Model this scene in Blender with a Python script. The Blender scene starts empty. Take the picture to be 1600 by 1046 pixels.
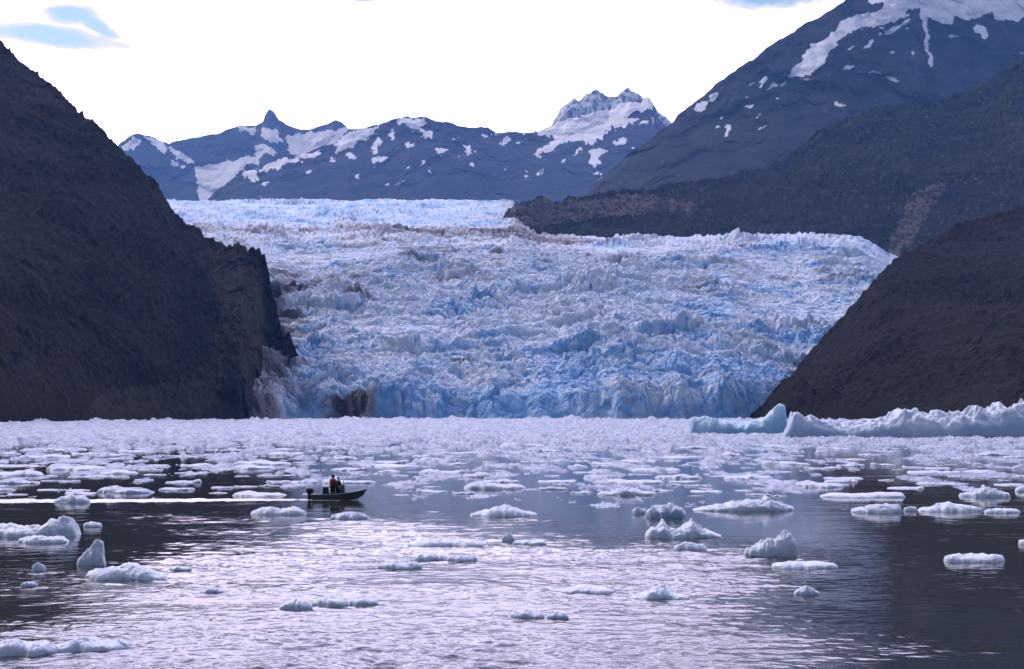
import bpy, bmesh, math, random
import numpy as np
from mathutils import Vector, Matrix

# ------------------------------------------------------------------ camera, sky, sun, exposure
SC = bpy.context.scene
COL = SC.collection
F = 2400.0                      # focal length in photo pixels (1600 wide)
CX, CY, HOR = 800.0, 523.0, 640.0
TP = (HOR - CY) / F
PITCH = math.atan(TP)
CP, SP = math.cos(PITCH), math.sin(PITCH)
CAM_H = 7.1

cam_d = bpy.data.cameras.new('camera')
cam_d.sensor_width = 36.0
cam_d.lens = 36.0 * F / 1600.0
cam_d.clip_start = 0.5
cam_d.clip_end = 60000.0
cam = bpy.data.objects.new('camera', cam_d)
COL.objects.link(cam)
cam.location = (0, 0, CAM_H)
cam.rotation_euler = (math.pi / 2 + PITCH, 0, 0)
SC.camera = cam
SC.render.resolution_x, SC.render.resolution_y = 1024, 669

SC.view_settings.view_transform = 'Standard'
SC.view_settings.look = 'None'
SC.view_settings.gamma = 1.0
SC.view_settings.use_curve_mapping = False
SC.view_settings.exposure = 0.45
try:
    SC.cycles.max_bounces = 6
    SC.cycles.diffuse_bounces = 2
    SC.cycles.glossy_bounces = 3
    SC.cycles.transmission_bounces = 2
    SC.cycles.volume_bounces = 0
    SC.cycles.sample_clamp_indirect = 6.0
    SC.cycles.use_denoising = True
except Exception:
    pass

SUN_EL, SUN_AZ = 40.0, -48.0    # azimuth clockwise from the view direction (+Y)


def cam_dir(px, py):
    u = (px - CX) / F
    v = (CY - py) / F
    return Vector((u, CP - SP * v, SP + CP * v)).normalized()


def make_world():
    w = bpy.data.worlds.new('World')
    SC.world = w
    w.use_nodes = True
    nt = w.node_tree
    N, L = nt.nodes, nt.links
    N.clear()
    out = N.new('ShaderNodeOutputWorld')
    bg = N.new('ShaderNodeBackground')
    bg.inputs['Strength'].default_value = 0.1
    L.new(bg.outputs[0], out.inputs[0])
    sky = N.new('ShaderNodeTexSky')
    sky.sky_type = 'NISHITA'
    sky.sun_disc = False
    sky.sun_elevation = math.radians(SUN_EL)
    sky.sun_rotation = math.radians(SUN_AZ)
    sky.air_density = 1.0
    sky.dust_density = 0.6
    tc = N.new('ShaderNodeTexCoord')

    def vm(op, a, b=None):
        n = N.new('ShaderNodeVectorMath')
        n.operation = op
        for i, s in enumerate((a, b)):
            if s is None:
                continue
            if hasattr(s, 'is_output'):
                L.new(s, n.inputs[i])
            else:
                n.inputs[i].default_value = s
        return n.outputs['Value'] if op in ('DOT_PRODUCT', 'LENGTH') else n.outputs[0]

    def mt(op, a, b=None, c=None, clamp=False):
        n = N.new('ShaderNodeMath')
        n.operation = op
        n.use_clamp = clamp
        for i, s in enumerate((a, b, c)):
            if s is None:
                continue
            if hasattr(s, 'is_output'):
                L.new(s, n.inputs[i])
            else:
                n.inputs[i].default_value = s
        return n.outputs[0]

    def mr(a, f0, f1, t0, t1):
        n = N.new('ShaderNodeMapRange')
        n.interpolation_type = 'SMOOTHSTEP'
        L.new(a, n.inputs[0])
        for i, s in enumerate((f0, f1, t0, t1)):
            n.inputs[i + 1].default_value = s
        return n.outputs[0]

    d = vm('NORMALIZE', tc.outputs['Generated'])
    # break-up noise so that the openings in the cloud are ragged
    nz = N.new('ShaderNodeTexNoise')
    nz.inputs['Scale'].default_value = 34.0
    nz.inputs['Detail'].default_value = 9.0
    nz.inputs['Roughness'].default_value = 0.62
    sc_ = vm('MULTIPLY', d, (1.0, 1.0, 2.4))
    L.new(sc_, nz.inputs['Vector'])
    gap = None
    # openings in the cloud cover: direction, half width, half height, tilt (radians)
    for (px, py, hw, hh, til) in ((60, 54, 120, 13, 0.06), (108, 22, 34, 13, 0.0), (150, 40, 36, 9, 0.5),
                                  (1200, -10, 100, 20, 0.0), (-250, -150, 260, 30, 0.1), (560, -4, 40, 5, 0),
                                  (900, -560, 420, 60, -0.1), (1900, -420, 300, 50, 0.2)):
        c = cam_dir(px, py)
        r0 = Vector((c.y, -c.x, 0)).normalized()
        u0 = r0.cross(c).normalized()
        r = r0 * math.cos(til) - u0 * math.sin(til)
        u = r0 * math.sin(til) + u0 * math.cos(til)
        du = mt('MULTIPLY', vm('DOT_PRODUCT', d, tuple(r)), F / hw)
        dv = mt('MULTIPLY', vm('DOT_PRODUCT', vm('SUBTRACT', d, tuple(c)), tuple(u)), F / hh)
        fr = mt('GREATER_THAN', vm('DOT_PRODUCT', d, tuple(c)), 0.0)
        rr = mt('SQRT', mt('ADD', mt('MULTIPLY', du, du), mt('MULTIPLY', dv, dv)))
        g = mt('MULTIPLY', mt('SUBTRACT', 1.0, mt('ADD', rr, mt('MULTIPLY', mt('SUBTRACT', nz.outputs[0], 0.5), 2.0))), fr)
        gap = g if gap is None else mt('MAXIMUM', gap, g)
    gapm = mr(gap, -0.25, 0.50, 0.0, 1.0)
    # brightness of the cloud: brightest low in front, where the sun stands behind it
    front = vm('DOT_PRODUCT', d, (0.0, 0.985, 0.17))
    ff = mr(front, 0.25, 0.97, 0.0, 1.0)
    k = mt('ADD', CLOUD_BACK, mt('MULTIPLY', ff, CLOUD_FRONT - CLOUD_BACK))
    n2 = N.new('ShaderNodeTexNoise')
    n2.inputs['Scale'].default_value = 3.2
    n2.inputs['Detail'].default_value = 5.0
    L.new(sc_, n2.inputs['Vector'])
    k = mt('MULTIPLY', k, mr(n2.outputs[0], 0.3, 0.7, 0.85, 1.15))
    k = mt('MULTIPLY', k, mr(gap, -0.8, 0.0, 1.0, 0.27))                  # the cloud thins out towards the openings
    cc = N.new('ShaderNodeCombineXYZ')
    for i, t in enumerate(CLOUD_TINT):
        L.new(mt('MULTIPLY', k, mt('MULTIPLY', mt('ADD', CLOUD_TINT_BACK[i], mt('MULTIPLY', ff, t - CLOUD_TINT_BACK[i])), 10.0)), cc.inputs[i])
    tint = N.new('ShaderNodeMix')
    tint.data_type = 'RGBA'
    tint.blend_type = 'MULTIPLY'
    tint.inputs[0].default_value = 1.0
    L.new(sky.outputs[0], tint.inputs[6])
    tint.inputs[7].default_value = BLUE_TINT
    mix = N.new('ShaderNodeMix')
    mix.data_type = 'RGBA'
    L.new(gapm, mix.inputs[0])
    L.new(cc.outputs[0], mix.inputs[6])
    L.new(tint.outputs[2], mix.inputs[7])
    L.new(mix.outputs[2], bg.inputs['Color'])


CLOUD_FRONT, CLOUD_BACK = 2.6, 0.47
CLOUD_TINT = (1.02, 1.0, 1.72)
CLOUD_TINT_BACK = (0.82, 0.95, 1.55)
BLUE_TINT = (0.86, 0.98, 1.0, 1)
make_world()

sun_d = bpy.data.lights.new('sun', 'SUN')
sun_d.energy = 1.2
sun_d.angle = math.radians(10)
sun_d.color = (1.0, 0.93, 0.92)
sun = bpy.data.objects.new('sun', sun_d)
COL.objects.link(sun)
_a, _e = math.radians(SUN_AZ), math.radians(SUN_EL)
_s = Vector((math.sin(_a) * math.cos(_e), math.cos(_a) * math.cos(_e), math.sin(_e)))
sun.rotation_euler = _s.to_track_quat('Z', 'Y').to_euler()

# ------------------------------------------------------------------ helpers
def tag(o, label=None, cat=None, group=None, kind=None):
    if label: o['label'] = label
    if cat: o['category'] = cat
    if group: o['group'] = group
    if kind: o['kind'] = kind
    return o


def P(px, py, d):
    """point on the ray through a photo pixel, at forward distance d (numpy friendly)"""
    u = (np.asarray(px, float) - CX) / F
    v = (CY - np.asarray(py, float)) / F
    s = d / (CP - SP * v)
    return np.stack(np.broadcast_arrays(u * s, d + 0 * s, CAM_H + (SP + CP * v) * s), -1)


def depth_on_water(py):
    v = (CY - np.asarray(py, float)) / F
    return -CAM_H * (CP - SP * v) / (SP + CP * v)


def G(px, py):
    return P(px, py, depth_on_water(py))


def _hash(ix, iy, iz, seed):
    h = (ix.astype(np.int64) * 374761393 + iy.astype(np.int64) * 668265263 + iz.astype(np.int64) * 2147483647
         + seed * 974711) & 0xFFFFFFFF
    h = ((h ^ (h >> 13)) * 1274126177) & 0xFFFFFFFF
    h = ((h ^ (h >> 16)) * 2246822519) & 0xFFFFFFFF
    return (h ^ (h >> 15)) & 0xFFFFFFFF


def rnd(ix, iy, seed, iz=None):
    if iz is None: iz = np.zeros_like(ix)
    return _hash(ix, iy, iz, seed) / 4294967295.0


_G3 = np.array([(1, 1, 0), (-1, 1, 0), (1, -1, 0), (-1, -1, 0), (1, 0, 1), (-1, 0, 1), (1, 0, -1), (-1, 0, -1),
                (0, 1, 1), (0, -1, 1), (0, 1, -1), (0, -1, -1)], float)


def perlin(x, y, z=None, seed=0):
    x = np.asarray(x, float); y = np.asarray(y, float)
    z = np.zeros_like(x) if z is None else np.asarray(z, float)
    xi, yi, zi = np.floor(x), np.floor(y), np.floor(z)
    xf, yf, zf = x - xi, y - yi, z - zi
    xi, yi, zi = xi.astype(np.int64), yi.astype(np.int64), zi.astype(np.int64)
    fu = lambda t: t * t * t * (t * (t * 6 - 15) + 10)
    u, v, w = fu(xf), fu(yf), fu(zf)
    r = 0
    for dz in (0, 1):
        wz = w if dz else 1 - w
        for dy in (0, 1):
            wy = v if dy else 1 - v
            for dx in (0, 1):
                wx = u if dx else 1 - u
                g = _G3[_hash(xi + dx, yi + dy, zi + dz, seed) % 12]
                r = r + wx * wy * wz * (g[..., 0] * (xf - dx) + g[..., 1] * (yf - dy) + g[..., 2] * (zf - dz))
    return r


def fbm(x, y, z=None, oct=4, seed=0, gain=0.5, ridged=False):
    a, s, r = 1.0, 1.0, 0
    for o in range(oct):
        n = perlin(np.asarray(x) * s, np.asarray(y) * s, None if z is None else np.asarray(z) * s, seed + o * 17)
        if ridged: n = 0.5 - 2 * np.abs(n)
        r = r + a * n
        a *= gain; s *= 2.03
    return r


def voronoi(x, y, seed=0):
    xi, yi = np.floor(x).astype(np.int64), np.floor(y).astype(np.int64)
    f1 = np.full(x.shape, 9.0); f2 = np.full(x.shape, 9.0)
    idr = np.zeros(x.shape); ox = np.zeros(x.shape); oy = np.zeros(x.shape); id2 = np.zeros(x.shape)
    for dx in (-1, 0, 1):
        for dy in (-1, 0, 1):
            cx, cy = xi + dx, yi + dy
            vx = cx + 0.1 + 0.8 * rnd(cx, cy, seed + 1) - x
            vy = cy + 0.1 + 0.8 * rnd(cx, cy, seed + 2) - y
            dd = np.sqrt(vx * vx + vy * vy)
            nr = dd < f1
            f2 = np.where(nr, f1, np.minimum(f2, dd))
            idr = np.where(nr, rnd(cx, cy, seed + 3), idr)
            id2 = np.where(nr, rnd(cx, cy, seed + 4), id2)
            ox = np.where(nr, vx, ox); oy = np.where(nr, vy, oy)
            f1 = np.where(nr, dd, f1)
    return f1, f2, idr, id2, ox, oy


def sstep(a, b, x):
    t = np.clip((x - a) / (b - a), 0, 1)
    return t * t * (3 - 2 * t)


def interp(x, pts, i):
    p = sorted(pts)
    return np.interp(x, [q[0] for q in p], [q[i] for q in p])


def mesh_from_grid(name, V, attrs=None, keep=None, smooth=True, wrap=False):
    ny, nx = V.shape[:2]
    idx = np.arange(ny * nx).reshape(ny, nx)
    if wrap:
        nxt = np.roll(idx, -1, axis=1)
        q = np.stack([idx[:-1], nxt[:-1], nxt[1:], idx[1:]], -1).reshape(-1, 4)
    else:
        q = np.stack([idx[:-1, :-1], idx[:-1, 1:], idx[1:, 1:], idx[1:, :-1]], -1).reshape(-1, 4)
    verts = V.reshape(-1, 3)
    if attrs: attrs = {k: np.asarray(a, np.float32).reshape(-1) for k, a in attrs.items()}
    if keep is not None:
        kv = keep.reshape(-1)
        q = q[kv[q].any(axis=1)]
        used = np.zeros(len(verts), bool); used[q.reshape(-1)] = True
        rem = np.cumsum(used) - 1
        q = rem[q]; verts = verts[used]
        if attrs: attrs = {k: a[used] for k, a in attrs.items()}
    return mesh_raw(name, verts, q, attrs, smooth)


def mesh_raw(name, verts, quads, attrs=None, smooth=True):
    me = bpy.data.meshes.new(name)
    me.vertices.add(len(verts))
    me.vertices.foreach_set('co', np.ascontiguousarray(verts, np.float32).reshape(-1))
    me.loops.add(quads.size)
    me.loops.foreach_set('vertex_index', np.ascontiguousarray(quads, np.int32).reshape(-1))
    me.polygons.add(len(quads))
    k = quads.shape[1]
    me.polygons.foreach_set('loop_start', np.arange(0, quads.size, k, dtype=np.int32))
    me.polygons.foreach_set('use_smooth', np.full(len(quads), smooth, bool))
    me.update(calc_edges=True)
    for kx, a in (attrs or {}).items():
        at = me.attributes.new(kx, 'FLOAT', 'POINT')
        at.data.foreach_set('value', np.ascontiguousarray(a, np.float32))
    return me


def obj(name, me, mat=None, parent=None, loc=None):
    o = bpy.data.objects.new(name, me)
    COL.objects.link(o)
    if mat is not None: me.materials.append(mat)
    if parent is not None: o.parent = parent
    if loc is not None: o.location = loc
    return o


def in_poly(px, py, poly):
    r = np.zeros(px.shape, bool)
    n = len(poly)
    for i in range(n):
        x0, y0 = poly[i]; x1, y1 = poly[(i + 1) % n]
        if y0 == y1: continue
        c = ((y0 > py) != (y1 > py)) & (px < (x1 - x0) * (py - y0) / (y1 - y0) + x0)
        r ^= c
    return r


# ------------------------------------------------------------------ materials
class NT:
    def __init__(self, name):
        self.m = bpy.data.materials.new(name)
        self.m.use_nodes = True
        self.t = self.m.node_tree
        self.N, self.L = self.t.nodes, self.t.links
        self.b = self.N['Principled BSDF']

    def link(self, a, b): self.L.new(a, b)

    def pos(self):
        return self.N.new('ShaderNodeNewGeometry').outputs['Position']

    def objco(self):
        return self.N.new('ShaderNodeTexCoord').outputs['Object']

    def attr(self, n):
        a = self.N.new('ShaderNodeAttribute'); a.attribute_name = n
        return a.outputs['Fac']

    def noise(self, vec, scale, detail=5, rough=0.55, mul=None, dist=0.0):
        n = self.N.new('ShaderNodeTexNoise')
        n.inputs['Scale'].default_value = scale
        n.inputs['Detail'].default_value = detail
        n.inputs['Roughness'].default_value = rough
        n.inputs['Distortion'].default_value = dist
        if mul:
            m = self.N.new('ShaderNodeVectorMath'); m.operation = 'MULTIPLY'
            self.link(vec, m.inputs[0]); m.inputs[1].default_value = mul
            vec = m.outputs[0]
        self.link(vec, n.inputs['Vector'])
        return n.outputs[0]

    def mapr(self, a, f0, f1, t0=0.0, t1=1.0):
        n = self.N.new('ShaderNodeMapRange')
        n.interpolation_type = 'SMOOTHSTEP'
        self.link(a, n.inputs[0])
        for i, s in enumerate((f0, f1, t0, t1)): n.inputs[i + 1].default_value = s
        return n.outputs[0]

    def math(self, op, a, b):
        n = self.N.new('ShaderNodeMath'); n.operation = op
        for i, s in enumerate((a, b)):
            if hasattr(s, 'is_output'): self.link(s, n.inputs[i])
            else: n.inputs[i].default_value = s
        return n.outputs[0]

    def mix(self, f, a, b, mode='MIX'):
        n = self.N.new('ShaderNodeMix'); n.data_type = 'RGBA'; n.blend_type = mode
        for i, s in ((0, f), (6, a), (7, b)):
            if hasattr(s, 'is_output'): self.link(s, n.inputs[i])
            elif i == 0: n.inputs[0].default_value = s
            else: n.inputs[i].default_value = (*s, 1)
        return n.outputs[2]

    def bump(self, h, dist, strength=1.0):
        n = self.N.new('ShaderNodeBump')
        n.inputs['Strength'].default_value = strength
        n.inputs['Distance'].default_value = dist
        self.link(h, n.inputs['Height'])
        self.link(n.outputs[0], self.b.inputs['Normal'])

    def color(self, c):
        if hasattr(c, 'is_output'): self.link(c, self.b.inputs['Base Color'])
        else: self.b.inputs['Base Color'].default_value = (*c, 1)

    def rough(self, r, spec=None, metal=None):
        self.b.inputs['Roughness'].default_value = r
        if spec is not None: self.b.inputs['Specular IOR Level'].default_value = spec
        if metal is not None: self.b.inputs['Metallic'].default_value = metal


def rock_mat(name, a, b, c, scale, snow_noise, snow=(0.90, 0.87, 0.92), bump=3.0, streak=(1, 1, 0.35)):
    """rock and heath in three tones, with snow where the mesh carries the snow mask"""
    n = NT(name)
    p = n.pos()
    n1 = n.noise(p, scale, 7, 0.62, streak)
    n2 = n.noise(p, scale * 4.3, 6, 0.6)
    n3 = n.noise(p, scale * 0.23, 4, 0.5)
    col = n.mix(n.mapr(n1, 0.36, 0.62), a, b)
    col = n.mix(n.mapr(n2, 0.55, 0.78), col, c)
    col = n.mix(n.mapr(n3, 0.4, 0.65, 0.0, 0.5), col, a)
    bare = n.attr('bare')
    col = n.mix(n.mapr(n.math('ADD', bare, n.math('MULTIPLY', n.math('SUBTRACT', n2, 0.5), 3.6)), 0.35, 1.5, 0.0, 0.75), col, tuple(x * 1.25 for x in c))
    s = n.attr('snow')
    f = n.math('ADD', s, n.math('MULTIPLY', n.math('SUBTRACT', n.noise(p, snow_noise, 7, 0.72, (1.0, 1.0, 0.55)), 0.5), 1.7))
    f = n.mapr(f, 0.34, 0.64)
    col = n.mix(f, col, n.mix(n.mapr(n2, 0.35, 0.7), snow, tuple(x * 0.85 for x in snow)))
    n.color(col)
    n.rough(0.95, 0.05)
    n.bump(n.math('ADD', n1, n2), bump, 0.8)
    return n.m


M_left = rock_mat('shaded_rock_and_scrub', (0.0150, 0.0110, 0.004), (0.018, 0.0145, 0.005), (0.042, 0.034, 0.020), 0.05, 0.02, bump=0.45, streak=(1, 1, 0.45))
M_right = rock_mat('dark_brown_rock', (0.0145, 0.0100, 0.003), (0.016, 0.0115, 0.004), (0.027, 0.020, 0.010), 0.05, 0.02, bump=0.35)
M_green = rock_mat('green_scrub_slope', (0.018, 0.020, 0.002), (0.024, 0.025, 0.004), (0.16, 0.122, 0.105), 0.02, 0.012, bump=1.4)
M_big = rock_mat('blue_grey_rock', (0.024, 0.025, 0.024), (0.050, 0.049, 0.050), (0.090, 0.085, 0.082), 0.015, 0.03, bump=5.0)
M_mid = rock_mat('haze_tinted_far_rock', (0.026, 0.038, 0.066), (0.050, 0.060, 0.094), (0.09, 0.094, 0.125), 0.010, 0.022, bump=7.0)  # blue of the distance haze is mixed into this rock colour
M_far = rock_mat('distant_rock', (0.03, 0.038, 0.048), (0.045, 0.052, 0.064), (0.08, 0.08, 0.085), 0.006, 0.02, bump=9.0)  # a little of the haze blue is put into this base colour too


def glacier_mat():
    n = NT('glacier_ice')
    p = n.pos()
    n1 = n.noise(p, 0.09, 8, 0.68, (1, 1, 1.2))
    n2 = n.noise(p, 0.5, 6, 0.7, (1, 1, 1.2))
    n3 = n.noise(p, 0.014, 5, 0.6)
    white = n.mix(n.mapr(n2, 0.35, 0.65), (0.86, 0.89, 0.95), (0.70, 0.76, 0.89))
    blue = n.mix(n.mapr(n1, 0.38, 0.64), (0.42, 0.69, 0.95), (0.19, 0.46, 0.82))
    bl = n.math('ADD', n.attr('blue'), n.math('MULTIPLY', n.math('SUBTRACT', n1, 0.5), 1.0))
    bl = n.math('ADD', bl, n.math('MULTIPLY', n.math('SUBTRACT', n3, 0.5), 0.9))
    col = n.mix(n.mapr(bl, 0.22, 0.80), white, blue)
    dirt_and_dark = n.mix(n.mapr(n2, 0.4, 0.6), (0.24, 0.20, 0.20), (0.42, 0.35, 0.35))
    dm = n.math('ADD', n.attr('dirt_and_dark'), n.math('MULTIPLY', n.math('SUBTRACT', n.noise(p, 0.045, 7, 0.7), 0.5), 1.5))
    col = n.mix(n.mapr(dm, 0.38, 0.85, 0.0, 0.92), col, dirt_and_dark)
    grey = n.mapr(n.noise(p, 0.022, 8, 0.72, (1, 1, 1.4)), 0.52, 0.70, 0.0, 0.35)          # grit frozen into the older ice
    col = n.mix(grey, col, (0.36, 0.40, 0.52))
    col = n.mix(n.mapr(n.attr('dirt_and_dark'), 0.75, 1.1), col, (0.055, 0.052, 0.055))           # near black at the mask's peaks, painting in the shade of the cave at the foot
    n.color(col)
    n.rough(0.6, 0.3)
    n.bump(n.math('ADD', n1, n.math('MULTIPLY', n2, 0.6)), 4.0, 0.9)
    return n.m


def berg_mat(name, white, blue, amount, scale=0.5, bump=0.25):
    n = NT(name)
    p = n.objco()
    g = n.N.new('ShaderNodeNewGeometry')
    sx = n.N.new('ShaderNodeSeparateXYZ'); n.link(g.outputs['Normal'], sx.inputs[0])
    n1 = n.noise(p, scale, 6, 0.6)
    n2 = n.noise(p, scale * 5, 5, 0.6)
    # steep melted flanks show the clear blue ice, level tops the white frosted crust
    f = n.math('ADD', n.math('MULTIPLY', n.math('SUBTRACT', 0.8, sx.outputs[2]), 0.9), n.math('MULTIPLY', n.math('SUBTRACT', n1, 0.5), 1.2))
    f = n.mapr(f, 0.0, 0.75, 0.0, amount)
    col = n.mix(f, white, blue)
    n.color(col)
    n.rough(0.45, 0.4)
    n.bump(n.math('ADD', n1, n.math('MULTIPLY', n2, 0.4)), bump, 0.8)
    # ice lets part of the light through
    tr = n.N.new('ShaderNodeBsdfTranslucent'); n.link(col, tr.inputs['Color'])
    ms = n.N.new('ShaderNodeMixShader'); ms.inputs[0].default_value = 0.15
    n.link(n.b.outputs[0], ms.inputs[1]); n.link(tr.outputs[0], ms.inputs[2])
    n.link(ms.outputs[0], n.N['Material Output'].inputs['Surface'])
    return n.m


M_floe = berg_mat('frosted_floe_ice', (0.88, 0.89, 0.93), (0.55, 0.66, 0.77), 0.55, 0.8, 0.35)
M_drift = berg_mat('drift_floe_ice', (0.60, 0.63, 0.70), (0.36, 0.46, 0.58), 0.7, 0.8, 0.3)
M_slush = berg_mat('grey_wet_floe_ice', (0.80, 0.81, 0.87), (0.58, 0.64, 0.73), 0.7, 0.8, 0.15)
M_cyan = berg_mat('clear_cyan_berg_ice', (0.70, 0.86, 0.93), (0.28, 0.55, 0.72), 0.9, 0.12, 0.6)
M_white = berg_mat('weathered_berg_ice', (0.84, 0.86, 0.92), (0.36, 0.50, 0.66), 0.85, 0.12, 0.8)


def brash_mat():
    n = NT('brash_ice_rubble')
    p = n.pos()
    n1 = n.noise(p, 0.25, 6, 0.65)
    n2 = n.noise(p, 0.02, 4, 0.6)
    col = n.mix(n.mapr(n1, 0.38, 0.62), (0.15, 0.185, 0.26), (0.36, 0.385, 0.43))
    col = n.mix(n.mapr(n2, 0.55, 0.75, 0, 0.35), col, (0.30, 0.42, 0.56))
    n.color(col)
    n.rough(0.6, 0.3)
    n.bump(n1, 0.6, 0.8)
    return n.m


def water_mat():
    n = NT('fjord_water')
    p = n.pos()
    n.color((0.028, 0.028, 0.022))
    n.rough(0.03)
    n.b.inputs['IOR'].default_value = 1.34
    a = n.noise(p, 1.6, 5, 0.6)
    b = n.noise(p, 0.22, 4, 0.55)
    calm = n.attr('ripple')
    h = n.math('MULTIPLY', n.math('ADD', a, n.math('MULTIPLY', b, 1.5)), calm)
    n.bump(h, 0.06, 1.0)
    return n.m


def plain(name, c, r=0.6, metal=0.0, nscale=6.0, var=0.25, spec=0.4, b=0.01):
    n = NT(name)
    x = n.noise(n.objco(), nscale, 5, 0.6)
    col = n.mix(n.mapr(x, 0.3, 0.7), tuple(v * (1 - var) for v in c), tuple(min(1, v * (1 + var)) for v in c))
    n.color(col); n.rough(r, spec, metal)
    n.bump(x, b, 0.5)
    return n.m


# ------------------------------------------------------------------ mountains
def mountain(name, label, mat, ridge, base, x0, x1, nx, ny, amp, wl, k=1.0, thick=400.0, snow=(), bare=(), rough=1.0,
             snow_warp=4.5, seed=1, gully=1.0, snow_noise_level=0.0, crag=None, shrub=0.0):
    px = np.linspace(x0, x1, nx)
    rpy, rd = interp(px, ridge, 1), interp(px, ridge, 2)
    bpy_, bd = interp(px, base, 1), interp(px, base, 2)
    v = np.linspace(0, 1, ny)[:, None]
    PY = bpy_ + (rpy - bpy_) * v
    D = bd + (rd - bd) * v ** k
    PX = np.broadcast_to(px, PY.shape)
    V = P(PX, PY, D)
    # the far side falls away behind the ridge
    nb = 24
    t = np.linspace(0, 1, nb + 1)[1:, None]
    top = V[-1]
    back = np.empty((nb, nx, 3))
    back[..., 1] = top[:, 1] + thick * t
    back[..., 0] = top[:, 0] * back[..., 1] / top[:, 1]
    back[..., 2] = top[:, 2] * (1 - 0.98 * t ** 1.3) - 2 * t
    V = np.concatenate([V, back])
    tv = np.concatenate([v, 1 - t])
    x, y, z = V[..., 0], V[..., 1], V[..., 2]
    ta = np.clip(tv * 6, 0, 1)
    big = fbm(x / wl, y / wl, z / wl, 5, seed, 0.5)
    gul = fbm(x / (wl * 0.35), y / (wl * 0.5), z / (wl * 1.1), 4, seed + 5, 0.5, True)
    fine = fbm(x / (wl * 0.09), y / (wl * 0.09), z / (wl * 0.09), 4, seed + 9, 0.55)
    bush = np.abs(fbm(x / 9, y / 9, z / 9, 4, seed + 15, 0.6)) if shrub else 0
    if shrub: bush = bush * (0.60 + 0.55 * sstep(-0.2, 0.35, fbm(x / 70, y / 90, z / 60, 3, seed + 19)))
    # relief goes mostly along the depth so that the skyline stays where it is
    ed = np.clip(1 - tv, 0, 1) ** 0.5
    y2 = y + amp * (1.6 * big + 0.7 * gully * gul) * ta * (0.35 + 0.65 * ed)
    z2 = z + shrub * bush * ta + amp * (0.10 * rough * fine * (0.4 + 0.6 * sstep(0.82, 0.98, tv)) + (0.35 * big + 0.2 * gul) * np.clip(ed * 1.5, 0, 1)) * ta
    if crag:
        cf = sstep(crag[0], crag[1], np.broadcast_to(px, y.shape)) * ta
        cr = fbm(x / 45, y / 45, z / 38, 5, seed + 71, 0.6, True) + fbm(x / 90, y / 90, z / 60, 3, seed + 73)
        y2 = y2 + crag[2] * 2.0 * cr * cf
        z2 = z2 + crag[2] * cr * cf
    s = y2 / y
    V = np.stack([x * s, y2, CAM_H + (z2 - CAM_H) * s], -1)
    PYa = np.concatenate([PY, np.repeat(PY[-1:], nb, 0)])
    PXa = np.broadcast_to(px, PYa.shape)
    wx = PXa + snow_warp * (fbm(PXa / 14, PYa / 9, None, 4, seed + 31, 0.7) + 0.7 * fbm(PXa / 4.5, PYa / 3, None, 2, seed + 33))
    wy = PYa + snow_warp * 0.8 * (fbm(PXa / 12 + 40, PYa / 9, None, 4, seed + 37, 0.7) + 0.7 * fbm(PXa / 4.5, PYa / 3, None, 2, seed + 39))
    sn = np.full(PYa.shape, snow_noise_level, float)
    for s_ in snow:
        if isinstance(s_, list):
            sn[in_poly(wx, wy, s_)] = 1.0
        else:
            cx, cy, hw, hh, an = s_
            ca, sa = math.cos(an), math.sin(an)
            dx, dy = wx - cx, wy - cy
            sn[((dx * ca + dy * sa) / hw) ** 2 + ((-dx * sa + dy * ca) / hh) ** 2 < 1] = 1.0
    if len(snow):
        for ax, rad in ((0, 1), (1, 1)):
            sn = sum(np.roll(sn, k_, ax) for k_ in range(-rad, rad + 1)) / (2 * rad + 1)
        sn += 0.16 * sstep(0.1, 0.5, fbm(PXa / 26, PYa / 9, None, 4, seed + 61)) * (PYa < 300)
    ba = np.zeros(PYa.shape)
    for s_ in bare:
        ba[in_poly(wx, wy, s_)] = 1.0
    me = mesh_from_grid(name, V, {'snow': sn, 'bare': ba})
    o = obj(name, me, mat)
    return tag(o, label, 'mountain', kind='structure')


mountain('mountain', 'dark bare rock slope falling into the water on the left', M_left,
         ridge=[(-420, -330, 1750), (-200, -120, 1650), (-100, -20, 1600), (0, 65, 1550), (30, 96, 1530), (60, 118, 1510), (100, 150, 1480), (130, 182, 1450),
                (160, 205, 1420), (185, 230, 1400), (215, 262, 1380), (240, 284, 1360), (262, 318, 1345), (285, 345, 1330),
                (305, 360, 1320), (330, 377, 1310), (360, 386, 1300), (395, 386, 1285), (412, 395, 1280), (418, 425, 1270),
                (425, 470, 1250), (442, 515, 1230), (462, 545, 1220), (475, 600, 1210), (490, 660, 1200), (510, 690, 1200)],
         base=[(-420, 690, 560), (0, 665, 800), (200, 661, 940), (375, 659, 1065), (392, 657, 1125), (412, 657, 1190), (510, 657, 1240)],
         x0=-420, x1=505, nx=620, ny=330, amp=24, wl=260, k=1.5, thick=900, seed=11, rough=1.2, gully=0.6, shrub=6.0, crag=(300, 400, 8.0),
         bare=[[(120, 660), (160, 620), (260, 600), (330, 560), (345, 470), (300, 400), (330, 385), (400, 400), (410, 470), (440, 540), (380, 580), (350, 600), (330, 640), (300, 660)]])

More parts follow.
